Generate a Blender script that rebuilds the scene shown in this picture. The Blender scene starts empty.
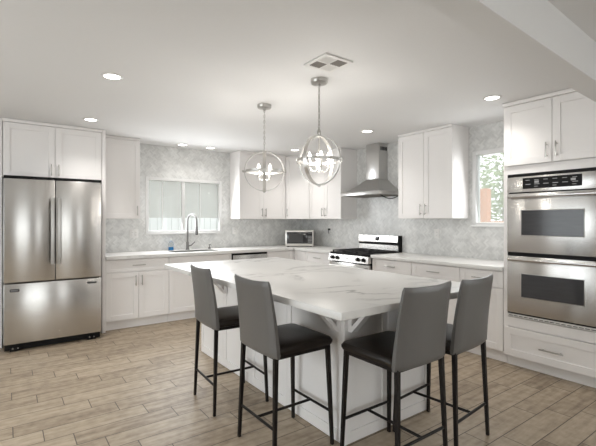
import bpy, bmesh, math, random
from mathutils import Vector, Matrix
random.seed(7)
SC = bpy.context.scene
COL = SC.collection
PI = math.pi
CEIL = 2.437

# ------------------------------------------------------------------ camera
cd = bpy.data.cameras.new('camera'); cam = bpy.data.objects.new('camera', cd); COL.objects.link(cam)
cam.location = (0, 0, 1.35)
cam.rotation_euler = (PI/2, 0, -math.radians(36.07))
cd.sensor_width = 36.0; cd.lens = 402/596*36.0; cd.shift_y = -2.5/596; cd.clip_start = 0.05
SC.camera = cam
# ------------------------------------------------------------------ world, daylight, exposure
SC.view_settings.view_transform = 'Standard'; SC.view_settings.look = 'None'
SC.view_settings.gamma = 1.0; SC.view_settings.use_curve_mapping = False
SC.view_settings.exposure = 0.36
w = bpy.data.worlds.new('world'); SC.world = w; w.use_nodes = True
bg = w.node_tree.nodes['Background']; bg.inputs[0].default_value = (0.94, 0.97, 1.0, 1); bg.inputs[1].default_value = 2.2

def area(name, loc, rot, sx, sy, power, color=(1, 1, 1)):
    l = bpy.data.lights.new(name, 'AREA'); l.shape = 'RECTANGLE'; l.size = sx; l.size_y = sy
    l.energy = power; l.color = color
    o = bpy.data.objects.new(name, l); COL.objects.link(o); o.location = loc; o.rotation_euler = rot
    return o
# fill lamps added out of view, standing in for daylight through assumed openings
FILL_TINT = (0.96, 0.98, 1.0)
area('fill_patio_door', (-0.6, -3.42, 1.15), (PI/2, 0, 0), 1.9, 2.0, 18, FILL_TINT)
area('fill_rear_window', (1.85, -3.42, 1.4), (PI/2, 0, 0), 0.5, 1.4, 7, FILL_TINT)
area('fill_side_door', (-2.45, 2.7, 1.15), (PI/2, 0, -PI/2), 2.9, 2.0, 32, (0.90, 0.95, 1.0))
area('fill_dining_door', (4.30, -1.3, 1.15), (PI/2, 0, PI/2), 2.3, 2.0, 13, FILL_TINT)
area('daylight_sink_window', (2.19, 5.86, 1.56), (-PI/2+.2, 0, 0), 1.05, 0.72, 17, (0.95, 0.98, 1.0))

area('daylight_small_window', (4.345, 2.28, 1.71), (PI/2-.2, 0, PI/2), 0.48, 0.75, 3, (0.97, 0.99, 1.0))

# ------------------------------------------------------------------ materials
def nt(m):
    m.use_nodes = True
    return m.node_tree, m.node_tree.nodes['Principled BSDF']
def mat(name, col, rough=0.5, metal=0.0, emit=None, es=0.0, trans=0.0, coat=0.0, noise=0.0, nscale=20.0, aniso=0.0, bump=0.0, stretch=None, ior=1.45):
    m = bpy.data.materials.new(name); t, p = nt(m)
    p.inputs['Base Color'].default_value = (*col, 1); p.inputs['Roughness'].default_value = rough
    p.inputs['Metallic'].default_value = metal; p.inputs['IOR'].default_value = ior
    p.inputs['Transmission Weight'].default_value = trans; p.inputs['Coat Weight'].default_value = coat
    p.inputs['Anisotropic'].default_value = aniso
    if emit: p.inputs['Emission Color'].default_value = (*emit, 1); p.inputs['Emission Strength'].default_value = es
    if noise or bump:
        tc = t.nodes.new('ShaderNodeTexCoord'); mp = t.nodes.new('ShaderNodeMapping')
        if stretch: mp.inputs['Scale'].default_value = stretch
        nz = t.nodes.new('ShaderNodeTexNoise'); nz.inputs['Scale'].default_value = nscale; nz.inputs['Detail'].default_value = 4
        t.links.new(tc.outputs['Object'], mp.inputs[0]); t.links.new(mp.outputs[0], nz.inputs['Vector'])
        if noise:
            mx = t.nodes.new('ShaderNodeMix'); mx.data_type = 'RGBA'
            mx.inputs[6].default_value = (*[c*(1-noise) for c in col], 1); mx.inputs[7].default_value = (*[min(1, c*(1+noise)) for c in col], 1)
            t.links.new(nz.outputs['Fac'], mx.inputs[0]); t.links.new(mx.outputs[2], p.inputs['Base Color'])
        if bump:
            b = t.nodes.new('ShaderNodeBump'); b.inputs['Strength'].default_value = bump; b.inputs['Distance'].default_value = 0.004
            t.links.new(nz.outputs['Fac'], b.inputs['Height']); t.links.new(b.outputs[0], p.inputs['Normal'])
    return m

M = {}
M['ceiling'] = mat('ceiling_paint', (0.80, 0.795, 0.79), 0.8, noise=0.015, nscale=60, bump=0.08)
M['paint'] = mat('wall_paint', (0.74, 0.72, 0.69), 0.8, noise=0.02, nscale=30)
M['cab'] = mat('white_cabinet_paint', (0.88, 0.856, 0.84), 0.38, noise=0.01, nscale=8)
M['steel'] = mat('brushed_steel', (0.60, 0.585, 0.565), 0.27, 1.0, aniso=0.75, noise=0.05, nscale=6, stretch=(60, 60, 0.6))
M['steel'].node_tree.nodes['Principled BSDF'].inputs['Anisotropic Rotation'].default_value = 0.25
M['steel_h'] = mat('hood_steel', (0.58, 0.57, 0.555), 0.30, 1.0, noise=0.04, nscale=10, stretch=(1, 1, 40))
M['nickel'] = mat('brushed_nickel', (0.50, 0.485, 0.46), 0.28, 1.0, noise=0.04, nscale=40)
M['lampmetal'] = mat('satin_lamp_nickel', (0.60, 0.585, 0.56), 0.32, 1.0, noise=0.04, nscale=40)
M['chrome'] = mat('faucet_nickel', (0.22, 0.215, 0.21), 0.42, 1.0, noise=0.03, nscale=40)
M['black'] = mat('black_enamel', (0.006, 0.006, 0.006), 0.45, noise=0.1)
for k_ in ('black', ): M[k_].node_tree.nodes['Principled BSDF'].inputs['Specular IOR Level'].default_value = 0.2
M['iron'] = mat('cast_iron', (0.02, 0.02, 0.021), 0.6, noise=0.2, nscale=80)
M['glassblk'] = mat('oven_glass', (0.02, 0.02, 0.022), 0.06, coat=0.5, noise=0.05)
M['legs'] = mat('dark_bronze_metal', (0.014, 0.011, 0.010), 0.4, 0.0, noise=0.1, nscale=30)
M['leather'] = mat('grey_faux_leather', (0.138, 0.131, 0.124), 0.36, coat=0.1, noise=0.06, nscale=120, bump=0.12)
M['leather_seat'] = mat('brown_faux_leather', (0.020, 0.015, 0.012), 0.36, noise=0.08, nscale=120, bump=0.12)
for k_, v_ in (('legs', .25), ('leather_seat', .3)): M[k_].node_tree.nodes['Principled BSDF'].inputs['Specular IOR Level'].default_value = v_
M['plate'] = mat('white_plastic', (0.78, 0.77, 0.75), 0.4, noise=0.01)
M['vinyl'] = mat('white_vinyl', (0.80, 0.80, 0.79), 0.4, noise=0.01)
M['slot'] = mat('dark_slot', (0.05, 0.05, 0.05), 0.6, noise=0.05)
M['lens'] = mat('light_lens', (0.9, 0.9, 0.9), 0.5, emit=(1.0, 0.97, 0.92), es=6.0)
M['bulb'] = mat('lamp_bulb', (1, 1, 1), 0.3, emit=(1.0, 0.95, 0.88), es=4.0)
M['candle'] = mat('candle_sleeve', (0.82, 0.80, 0.76), 0.5, noise=0.01)
M['blue'] = mat('blue_soap', (0.02, 0.27, 0.65), 0.2, noise=0.03)
M['clear'] = mat('clear_plastic', (0.92, 0.95, 0.95), 0.06, trans=1.0, ior=1.3)
M['ovenwin'] = mat('oven_window_glass', (0.062, 0.062, 0.066), 0.10, noise=0.2, nscale=6, stretch=(1, 1, 8))  # grey base stands in for reflections in the glass
M['display'] = mat('oven_display', (0.006, 0.006, 0.006), 0.45, noise=0.03)
M['display'].node_tree.nodes['Principled BSDF'].inputs['Specular IOR Level'].default_value = 0.2
M['print'] = mat('grey_print', (0.42, 0.42, 0.42), 0.5, noise=0.02)
M['mw_silver'] = mat('microwave_silver', (0.62, 0.60, 0.57), 0.32, 0.7, noise=0.03)
M['fence'] = mat('white_fence', (0.70, 0.70, 0.69), 0.6, noise=0.02)
M['stucco'] = mat('grey_stucco', (0.55, 0.54, 0.52), 0.9, noise=0.18, nscale=3, bump=0.2)
M['ground'] = mat('patio_ground', (0.42, 0.40, 0.37), 0.9, noise=0.1, nscale=5)
M['leaf'] = mat('tree_leaf', (0.23, 0.30, 0.12), 0.6, noise=0.4, nscale=3)
M['bark'] = mat('tree_bark', (0.18, 0.12, 0.08), 0.9, noise=0.3, nscale=20)
M['terracotta'] = mat('terracotta', (0.55, 0.24, 0.13), 0.8, noise=0.15, nscale=10)
M['brownwood'] = mat('brown_wood', (0.13, 0.085, 0.055), 0.5, noise=0.2, nscale=4, stretch=(20, 20, 1))
M['duct'] = mat('duct_grey', (0.22, 0.20, 0.18), 0.7, noise=0.05)

def mk_pane():
    m = bpy.data.materials.new('window_glass'); t, p = nt(m)
    g = t.nodes.new('ShaderNodeBsdfGlossy'); g.inputs['Roughness'].default_value = 0.02
    tr = t.nodes.new('ShaderNodeBsdfTransparent'); tr.inputs[0].default_value = (0.95, 0.97, 0.96, 1)
    fr = t.nodes.new('ShaderNodeFresnel'); fr.inputs[0].default_value = 1.35
    mx = t.nodes.new('ShaderNodeMixShader')
    t.links.new(fr.outputs[0], mx.inputs[0]); t.links.new(tr.outputs[0], mx.inputs[1]); t.links.new(g.outputs[0], mx.inputs[2])
    t.links.new(mx.outputs[0], t.nodes['Material Output'].inputs[0])
    return m
M['pane'] = mk_pane()

def mk_screen(clear=0.5):
    # fine white insect mesh / light shade: lets part of the view through
    m = bpy.data.materials.new('sheer_shade'); t, p = nt(m)
    d = t.nodes.new('ShaderNodeBsdfDiffuse'); d.inputs[0].default_value = (0.80, 0.78, 0.74, 1)
    tl = t.nodes.new('ShaderNodeBsdfTranslucent'); tl.inputs[0].default_value = (0.86, 0.85, 0.83, 1)
    a = t.nodes.new('ShaderNodeMixShader'); a.inputs[0].default_value = 0.5
    tr = t.nodes.new('ShaderNodeBsdfTransparent')
    mx = t.nodes.new('ShaderNodeMixShader'); mx.inputs[0].default_value = clear
    t.links.new(d.outputs[0], a.inputs[1]); t.links.new(tl.outputs[0], a.inputs[2])
    t.links.new(a.outputs[0], mx.inputs[1]); t.links.new(tr.outputs[0], mx.inputs[2])
    t.links.new(mx.outputs[0], t.nodes['Material Output'].inputs[0])
    return m
M['screen'] = mk_screen(); M['insect_screen'] = mk_screen(0.74)

def math_node(t, op, a, b=None):
    n = t.nodes.new('ShaderNodeMath'); n.operation = op
    for i, v in enumerate((a, b)):
        if v is None: continue
        if isinstance(v, (int, float)): n.inputs[i].default_value = v
        else: t.links.new(v, n.inputs[i])
    return n.outputs[0]

def mk_floor():
    m = bpy.data.materials.new('wood_look_tile'); t, p = nt(m)
    tc = t.nodes.new('ShaderNodeTexCoord'); sp = t.nodes.new('ShaderNodeSeparateXYZ'); t.links.new(tc.outputs['Object'], sp.inputs[0])
    X, Y = sp.outputs[0], sp.outputs[1]
    PW, PL, OFF = 0.1615, 0.62, 0.155
    yr = math_node(t, 'DIVIDE', math_node(t, 'SUBTRACT', Y, 1.283), PW)
    row = math_node(t, 'FLOOR', yr); fy = math_node(t, 'SUBTRACT', yr, row)
    xs = math_node(t, 'DIVIDE', math_node(t, 'ADD', math_node(t, 'ADD', X, math_node(t, 'MULTIPLY', row, OFF)), -0.195 - 18*OFF + 62.0), PL)
    colm = math_node(t, 'FLOOR', xs); fx = math_node(t, 'SUBTRACT', xs, colm)
    def edge(f, size):
        d = math_node(t, 'MULTIPLY', math_node(t, 'MINIMUM', f, math_node(t, 'SUBTRACT', 1.0, f)), size)
        return d
    dist = math_node(t, 'MINIMUM', edge(fx, PL), edge(fy, PW))
    mr = t.nodes.new('ShaderNodeMapRange'); t.links.new(dist, mr.inputs[0])
    mr.inputs[1].default_value = 0.0018; mr.inputs[2].default_value = 0.0036; mr.inputs[3].default_value = 0.0; mr.inputs[4].default_value = 1.0
    cb = t.nodes.new('ShaderNodeCombineXYZ'); t.links.new(row, cb.inputs[0]); t.links.new(colm, cb.inputs[1])
    wn = t.nodes.new('ShaderNodeTexWhiteNoise'); wn.noise_dimensions = '3D'; t.links.new(cb.outputs[0], wn.inputs['Vector'])
    # grain stretched along the plank, shifted per plank
    gv = t.nodes.new('ShaderNodeCombineXYZ')
    t.links.new(math_node(t, 'ADD', math_node(t, 'MULTIPLY', X, 2.6), math_node(t, 'MULTIPLY', wn.outputs['Value'], 50.0)), gv.inputs[0])
    t.links.new(math_node(t, 'MULTIPLY', Y, 22.0), gv.inputs[1])
    nz = t.nodes.new('ShaderNodeTexNoise'); nz.inputs['Scale'].default_value = 1.0; nz.inputs['Detail'].default_value = 6; nz.inputs['Roughness'].default_value = 0.62
    t.links.new(gv.outputs[0], nz.inputs['Vector'])
    n2 = t.nodes.new('ShaderNodeTexNoise'); n2.inputs['Scale'].default_value = 16.0; n2.inputs['Detail'].default_value = 6
    t.links.new(tc.outputs['Object'], n2.inputs['Vector'])
    f = math_node(t, 'ADD', math_node(t, 'MULTIPLY', nz.outputs['Fac'], 0.85), math_node(t, 'MULTIPLY', n2.outputs['Fac'], 0.55))
    f = math_node(t, 'ADD', f, math_node(t, 'MULTIPLY', math_node(t, 'SUBTRACT', wn.outputs['Value'], 0.5), 0.17))
    cr = t.nodes.new('ShaderNodeValToRGB'); t.links.new(f, cr.inputs[0])
    e = cr.color_ramp.elements
    e[0].position = 0.38; e[0].color = (0.175, 0.128, 0.088, 1)
    e[1].position = 0.98; e[1].color = (0.535, 0.445, 0.335, 1)
    k = cr.color_ramp.elements.new(0.68); k.color = (0.385, 0.305, 0.218, 1)
    mx = t.nodes.new('ShaderNodeMix'); mx.data_type = 'RGBA'; mx.inputs[6].default_value = (0.085, 0.066, 0.05, 1)
    t.links.new(mr.outputs[0], mx.inputs[0]); t.links.new(cr.outputs[0], mx.inputs[7]); t.links.new(mx.outputs[2], p.inputs['Base Color'])
    p.inputs['Roughness'].default_value = 0.45
    b = t.nodes.new('ShaderNodeBump'); b.inputs['Strength'].default_value = 0.4; b.inputs['Distance'].default_value = 0.002
    t.links.new(mr.outputs[0], b.inputs['Height']); t.links.new(b.outputs[0], p.inputs['Normal'])
    return m
M['floor'] = mk_floor()

def mk_tile(name, axis):
    # small grey-white marble pieces laid in a diagonal weave
    m = bpy.data.materials.new(name); t, p = nt(m)
    tc = t.nodes.new('ShaderNodeTexCoord'); sp = t.nodes.new('ShaderNodeSeparateXYZ'); t.links.new(tc.outputs['Object'], sp.inputs[0])
    cb = t.nodes.new('ShaderNodeCombineXYZ'); t.links.new(sp.outputs[axis], cb.inputs[0]); t.links.new(sp.outputs[2], cb.inputs[1])
    mp = t.nodes.new('ShaderNodeMapping'); mp.inputs['Rotation'].default_value = (0, 0, PI/4); mp.inputs['Scale'].default_value = (1/.019,)*3; t.links.new(cb.outputs[0], mp.inputs[0])
    # herringbone: on an integer grid, the piece index is (x - y) mod 6; pieces are 3 cells long
    s2 = t.nodes.new('ShaderNodeSeparateXYZ'); t.links.new(mp.outputs[0], s2.inputs[0])
    ix = math_node(t, 'FLOOR', s2.outputs[0]); iy = math_node(t, 'FLOOR', s2.outputs[1])
    k = math_node(t, 'FLOORED_MODULO', math_node(t, 'SUBTRACT', ix, iy), 6.0)
    horiz = math_node(t, 'LESS_THAN', k, 2.5)
    hx = math_node(t, 'SUBTRACT', ix, k)                                   # start cell of a lying piece
    vy = math_node(t, 'ADD', iy, math_node(t, 'SUBTRACT', k, 3.0))         # start cell of a standing piece
    idx = t.nodes.new('ShaderNodeMix'); idx.data_type = 'FLOAT'; t.links.new(horiz, idx.inputs[0]); t.links.new(ix, idx.inputs[2]); t.links.new(hx, idx.inputs[3])
    idy = t.nodes.new('ShaderNodeMix'); idy.data_type = 'FLOAT'; t.links.new(horiz, idy.inputs[0]); t.links.new(vy, idy.inputs[2]); t.links.new(iy, idy.inputs[3])
    cid = t.nodes.new('ShaderNodeCombineXYZ'); t.links.new(idx.outputs[0], cid.inputs[0]); t.links.new(idy.outputs[0], cid.inputs[1]); t.links.new(horiz, cid.inputs[2])
    wn = t.nodes.new('ShaderNodeTexWhiteNoise'); wn.noise_dimensions = '3D'; t.links.new(cid.outputs[0], wn.inputs['Vector'])
    br = t.nodes.new('ShaderNodeValToRGB'); t.links.new(wn.outputs['Value'], br.inputs[0])
    br.color_ramp.elements[0].color = (0.66, 0.66, 0.645, 1); br.color_ramp.elements[1].color = (0.79, 0.79, 0.775, 1)
    nz = t.nodes.new('ShaderNodeTexNoise'); nz.inputs['Scale'].default_value = 9.0; nz.inputs['Detail'].default_value = 5
    t.links.new(tc.outputs['Object'], nz.inputs['Vector'])
    cr = t.nodes.new('ShaderNodeValToRGB'); t.links.new(nz.outputs['Fac'], cr.inputs[0])
    cr.color_ramp.elements[0].position = 0.32; cr.color_ramp.elements[0].color = (0.84, 0.84, 0.84, 1)
    cr.color_ramp.elements[1].position = 0.62; cr.color_ramp.elements[1].color = (1.04, 1.04, 1.04, 1)
    mx = t.nodes.new('ShaderNodeMix'); mx.data_type = 'RGBA'; mx.blend_type = 'MULTIPLY'; mx.inputs[0].default_value = 0.8
    t.links.new(br.outputs['Color'], mx.inputs[6]); t.links.new(cr.outputs[0], mx.inputs[7]); t.links.new(mx.outputs[2], p.inputs['Base Color'])
    p.inputs['Roughness'].default_value = 0.3
    return m
M['tile_back'] = mk_tile('marble_mosaic_back', 0); M['tile_right'] = mk_tile('marble_mosaic_right', 1)

def mk_marble(name, scale, strength):
    m = bpy.data.materials.new(name); t, p = nt(m)
    tc = t.nodes.new('ShaderNodeTexCoord')
    n1 = t.nodes.new('ShaderNodeTexNoise'); n1.inputs['Scale'].default_value = scale; n1.inputs['Detail'].default_value = 5; n1.inputs['Roughness'].default_value = 0.55
    n1.inputs['Distortion'].default_value = 0.9
    mp = t.nodes.new('ShaderNodeMapping'); mp.inputs['Scale'].default_value = (0.75, 1.5, 1.0); mp.inputs['Rotation'].default_value = (0, 0, 0.75); mp.inputs['Location'].default_value = (0.35, 0.2, 0)
    t.links.new(tc.outputs['Object'], mp.inputs[0]); t.links.new(mp.outputs[0], n1.inputs['Vector'])
    v = math_node(t, 'ABSOLUTE', math_node(t, 'SUBTRACT', n1.outputs['Fac'], 0.5))
    mr = t.nodes.new('ShaderNodeMapRange'); t.links.new(v, mr.inputs[0]); mr.inputs[1].default_value = 0.0; mr.inputs[2].default_value = 0.034; mr.inputs[3].default_value = 1.0; mr.inputs[4].default_value = 0.0
    n2 = t.nodes.new('ShaderNodeTexNoise'); n2.inputs['Scale'].default_value = scale*1.1; t.links.new(tc.outputs['Object'], n2.inputs['Vector'])
    mask = t.nodes.new('ShaderNodeMapRange'); t.links.new(n2.outputs['Fac'], mask.inputs[0]); mask.inputs[1].default_value = 0.46; mask.inputs[2].default_value = 0.62
    f = math_node(t, 'MULTIPLY', math_node(t, 'MULTIPLY', mr.outputs[0], mask.outputs[0]), strength)
    n3 = t.nodes.new('ShaderNodeTexNoise'); n3.inputs['Scale'].default_value = 1.3; n3.inputs['Detail'].default_value = 3; t.links.new(tc.outputs['Object'], n3.inputs['Vector'])
    c0 = t.nodes.new('ShaderNodeMix'); c0.data_type = 'RGBA'; c0.inputs[6].default_value = (0.82, 0.81, 0.79, 1); c0.inputs[7].default_value = (0.74, 0.725, 0.70, 1); t.links.new(n3.outputs['Fac'], c0.inputs[0])
    mx = t.nodes.new('ShaderNodeMix'); mx.data_type = 'RGBA'; mx.inputs[7].default_value = (0.33, 0.32, 0.31, 1)
    t.links.new(f, mx.inputs[0]); t.links.new(c0.outputs[2], mx.inputs[6]); t.links.new(mx.outputs[2], p.inputs['Base Color'])
    p.inputs['Roughness'].default_value = 0.33
    return m
M['marble'] = mk_marble('island_marble', 1.15, 0.85); M['quartz'] = mk_marble('counter_marble', 1.4, 0.35)

# ------------------------------------------------------------------ mesh helpers
def box(bm, x0, x1, y0, y1, z0, z1, bev=0.0, seg=2):
    vs = [bm.verts.new((x, y, z)) for x in (x0, x1) for y in (y0, y1) for z in (z0, z1)]
    fs = [(0, 1, 3, 2), (4, 6, 7, 5), (0, 4, 5, 1), (2, 3, 7, 6), (0, 2, 6, 4), (1, 5, 7, 3)]
    faces = [bm.faces.new([vs[i] for i in f]) for f in fs]
    if bev > 0:
        es = list({e for f in faces for e in f.edges})
        bmesh.ops.bevel(bm, geom=es, offset=bev, segments=seg, affect='EDGES', profile=0.5)
def loft(bm, secs, cap=True):
    rings = [[bm.verts.new(p) for p in s] for s in secs]
    n = len(rings[0])
    for a, b in zip(rings, rings[1:]):
        for i in range(n):
            j = (i+1) % n
            bm.faces.new((a[i], a[j], b[j], b[i]))
    if cap:
        bm.faces.new(list(reversed(rings[0]))); bm.faces.new(rings[-1])
def frame_at(d):
    d = d.normalized(); u = Vector((0, 0, 1)) if abs(d.z) < 0.9 else Vector((1, 0, 0))
    a = d.cross(u).normalized(); b = d.cross(a).normalized()
    return a, b
def tube(bm, pts, r, n=10, cap=True):
    pts = [Vector(p) for p in pts]; rs = r if isinstance(r, (list, tuple)) else [r]*len(pts)
    secs = []; a = None
    for i, p in enumerate(pts):
        d = (pts[min(i+1, len(pts)-1)] - pts[max(i-1, 0)]).normalized()
        if a is None: a, b = frame_at(d)
        else:
            a = (a - d*a.dot(d)).normalized(); b = d.cross(a).normalized()
        secs.append([p + (a*math.cos(2*PI*k/n) + b*math.sin(2*PI*k/n))*rs[i] for k in range(n)])
    loft(bm, secs, cap)
def lathe(bm, prof, n=24, c=(0, 0, 0)):
    secs = [[Vector((c[0]+r*math.cos(2*PI*k/n), c[1]+r*math.sin(2*PI*k/n), c[2]+z)) for k in range(n)] for r, z in prof]
    loft(bm, secs)
def bar(bm, p, q, wx, wy, taper=1.0):
    p, q = Vector(p), Vector(q)
    def sq(c, s): return [c+Vector((sx*wx/2*s, sy*wy/2*s, 0)) for sx, sy in ((-1, -1), (1, -1), (1, 1), (-1, 1))]
    loft(bm, [sq(p, 1), sq(q, taper)])
def ring_band(bm, R, wd, th, e1, e2, n=64, c=(0, 0, 0)):
    e1, e2 = Vector(e1), Vector(e2); nn = e1.cross(e2); c = Vector(c)
    secs = []
    for k in range(n):
        a = 2*PI*k/n; d = e1*math.cos(a)+e2*math.sin(a)
        secs.append([c+d*(R-th/2)-nn*wd/2, c+d*(R+th/2)-nn*wd/2, c+d*(R+th/2)+nn*wd/2, c+d*(R-th/2)+nn*wd/2])
    secs.append(secs[0]); loft(bm, secs, False)
    bmesh.ops.remove_doubles(bm, verts=bm.verts[:], dist=1e-6)
def torus(bm, c, e1, e2, R1, R2, r, n=14, m=6):
    c, e1, e2 = Vector(c), Vector(e1), Vector(e2)
    nn = e1.cross(e2); rings = []
    for k in range(n):
        a = 2*PI*k/n; d = e1*math.cos(a)*R1+e2*math.sin(a)*R2; dn = d.normalized()
        rings.append([bm.verts.new(c+d+(dn*math.cos(2*PI*j/m)+nn*math.sin(2*PI*j/m))*r) for j in range(m)])
    for k in range(n):
        A, B = rings[k], rings[(k+1) % n]
        for j in range(m): bm.faces.new((A[j], A[(j+1) % m], B[(j+1) % m], B[j]))
def BM(): return bmesh.new()
def obj(name, bm, material, parent=None, smooth=False, loc=None, rot=None):
    bmesh.ops.recalc_face_normals(bm, faces=bm.faces[:])
    me = bpy.data.meshes.new(name); bm.to_mesh(me); bm.free()
    me.materials.append(M[material] if isinstance(material, str) else material)
    if smooth:
        for p in me.polygons: p.use_smooth = True
        try: me.set_sharp_from_angle(angle=math.radians(38))
        except Exception: pass
    o = bpy.data.objects.new(name, me); COL.objects.link(o)
    if parent: o.parent = parent
    if loc: o.location = loc
    if rot: o.rotation_euler = rot
    return o
def tag(o, label, cat, group=None, kind=None):
    o['label'] = label; o['category'] = cat
    if group: o['group'] = group
    if kind: o['kind'] = kind
    return o
def thing(name, label, cat, loc=(0, 0, 0), rz=0, group=None):
    o = bpy.data.objects.new(name, None); COL.objects.link(o); o.empty_display_size = 0.1
    o.location = loc; o.rotation_euler = (0, 0, rz)
    return tag(o, label, cat, group)
def struct(name, bm, m, parent=None):
    o = obj(name, bm, m, parent)
    if parent is None: o['kind'] = 'structure'
    return o
def copy_tree(o, parent=None, label=None):
    c = o.copy(); COL.objects.link(c)
    if parent: c.parent = parent
    if label: c['label'] = label
    for ch in o.children: copy_tree(ch, c)
    return c
def bx(name, m, parent, *a, bev=0.0):
    bm = BM(); box(bm, *a, bev=bev); return obj(name, bm, m, parent, smooth=bev > 0)

# ------------------------------------------------------------------ room shell
XL, YR = -2.6, -3.6           # far left wall and rear wall, behind the camera
bm = BM(); box(bm, XL-.15, 4.53, YR-.15, 6.05, -0.1, 0.0); struct('floor', bm, 'floor')
bm = BM(); box(bm, XL-.15, 4.53, YR-.15, 6.05, CEIL, CEIL+0.1); struct('ceiling', bm, 'ceiling')
def wall_with_holes(name, m, axis, p0, p1, u0, u1, holes):
    # axis 0: wall runs along x at y in p0..p1; axis 1: runs along y at x in p0..p1
    bm = BM()
    def put(a, b, z0, z1):
        if b-a < 1e-4 or z1-z0 < 1e-4: return
        if axis == 0: box(bm, a, b, p0, p1, z0, z1)
        else: box(bm, p0, p1, a, b, z0, z1)
    cur = u0
    for a, b, z0, z1 in sorted(holes):
        put(cur, a, 0, CEIL); put(a, b, 0, z0); put(a, b, z1, CEIL); cur = b
    put(cur, u1, 0, CEIL)
    return struct(name, bm, m)
W1 = (1.612, 2.79, 1.155, 1.975); W2 = (1.985, 2.572, 1.283, 2.146)
wall_with_holes('wall_back', 'tile_back', 0, 5.9, 6.05, -0.07, 4.53, [W1])
wall_with_holes('wall_right', 'tile_right', 1, 4.38, 4.53, 1.0, 5.9, [W2])
wall_with_holes('wall_right_dining', 'paint', 1, 4.38, 4.53, YR, 1.0, [(-2.5, -0.1, 0.05, 2.15)])
bm = BM(); box(bm, XL-.15, -0.07, 5.33, 5.48, 0, CEIL); struct('wall_alcove', bm, 'paint')
wall_with_holes('wall_left', 'paint', 1, XL-.15, XL, YR, 5.33, [(1.2, 4.2, 0.05, 2.15)])
wall_with_holes('wall_rear', 'paint', 0, YR-.15, YR, XL-.15, 4.53, [(-1.6, 0.40, 0.05, 2.15), (1.58, 2.12, 0.65, 2.10)])
# dropped beam across the ceiling, slightly out of square with the kitchen
bm = BM(); box(bm, -2.58, 3.75, -0.07, 0.07, 2.20, CEIL)
bm2 = struct('trim_1', bm, 'ceiling'); bm2.location = (0, 0.850, 0); bm2.rotation_euler = (0, 0, math.radians(2.6))

def window(name, axis, at, a, b, z0, z1, mull, muntins, depth=0.05, sign=1, screen=None):
    """frame round the opening, sashes and panes; 'at' is the room-side plane, sign the way to outdoors"""
    root = bpy.data.objects.new(name, None); COL.objects.link(root); root['kind'] = 'structure'
    def put(bm, u0, u1, d0, d1, q0, q1, bev=0.003):
        d0, d1 = sorted((at+sign*d0, at+sign*d1))
        if axis == 0: box(bm, u0, u1, d0, d1, q0, q1, bev)
        else: box(bm, d0, d1, u0, u1, q0, q1, bev)
    f = 0.045
    bm = BM()
    put(bm, a+.001, a+f, -0.014, 0.08, z0+.001, z1-.001); put(bm, b-f, b-.001, -0.014, 0.08, z0+.001, z1-.001)
    put(bm, a+f, b-f, -0.014, 0.08, z1-f, z1-.001); put(bm, a+f, b-f, -0.014, 0.08, z0+.001, z0+f)
    obj('window_frame', bm, 'vinyl', root, True)
    bm = BM(); put(bm, a-.006, b+.006, -0.03, -0.0145, z0-.008, z0+.014); obj('window_sill', bm, 'vinyl', root, True)
    cells = []; cur = a+f
    for mcen in mull:
        bm = BM(); put(bm, mcen-.022, mcen+.022, 0.005, 0.06, z0+f, z1-f); obj('mullion', bm, 'vinyl', root, True)
        cells.append((cur, mcen-.022)); cur = mcen+.022
    cells.append((cur, b-f))
    for c0, c1 in cells:
        bm = BM(); put(bm, c0, c1, 0.034, 0.038, z0+f, z1-f, 0); obj('pane', bm, 'pane', root)
    for u in muntins:
        bm = BM(); put(bm, u-.006, u+.006, 0.028, 0.044, z0+f, z1-f); obj('muntin', bm, 'vinyl', root, True)
    if screen:
        for u0, u1, q0, q1 in screen:
            bm = BM(); put(bm, u0, u1, 0.062, 0.064, q0, q1, 0); obj('window_shade' if axis == 0 else 'insect_screen', bm, 'screen' if axis == 0 else 'insect_screen', root)
    return root
window('window_1', 0, 5.9, *W1, [2.17], [1.863, 2.439], screen=[(1.657, 2.745, 1.39, 1.93)])
window('window_2', 1, 4.38, *W2, [], [], screen=[(2.03, 2.527, 1.328, 2.10)])
window('unseen_window_3', 1, XL, 1.2, 4.2, 0.05, 2.15, [2.7], [], sign=-1)  # this and the rear ones: unseen openings, added to let daylight in
window('unseen_window_4', 0, YR, -1.6, 0.40, 0.05, 2.15, [-0.6], [], sign=-1)
window('unseen_window_5', 0, YR, 1.58, 2.12, 0.65, 2.10, [], [], sign=-1)

window('unseen_window_6', 1, 4.38, -2.5, -0.1, 0.05, 2.15, [-1.3], [])  # unseen opening, added to bring light to the right side
# unseen brown door added behind the camera, for the steel to mirror
dr_ = bpy.data.objects.new('unseen_door_1', None); COL.objects.link(dr_); dr_['kind'] = 'structure'
bm = BM(); box(bm, .56, 1.42, YR+.001, YR+.045, .001, 2.06, .004)
for z0, z1 in ((.2, .95), (1.05, 1.9)):
    for x0, x1 in ((.66, .95), (1.03, 1.32)): box(bm, x0, x1, YR+.040, YR+.052, z0, z1, .004)
obj('door_leaf', bm, 'brownwood', dr_, True)
bm = BM(); tube(bm, [(1.34, YR+.045, 1.0), (1.34, YR+.09, 1.0), (1.24, YR+.095, 1.0)], .010, 10); obj('door_handle', bm, 'nickel', dr_, True)
# short wall beside the oven tower carrying the beam
bm = BM(); box(bm, 3.752, 4.379, .925, 1.066, 0, CEIL); struct('wall_partition', bm, 'paint')

# outdoors, seen through the windows
bm = BM(); box(bm, -14, 16, -14, 18, -0.25, -0.11); struct('terrain', bm, 'ground')

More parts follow.
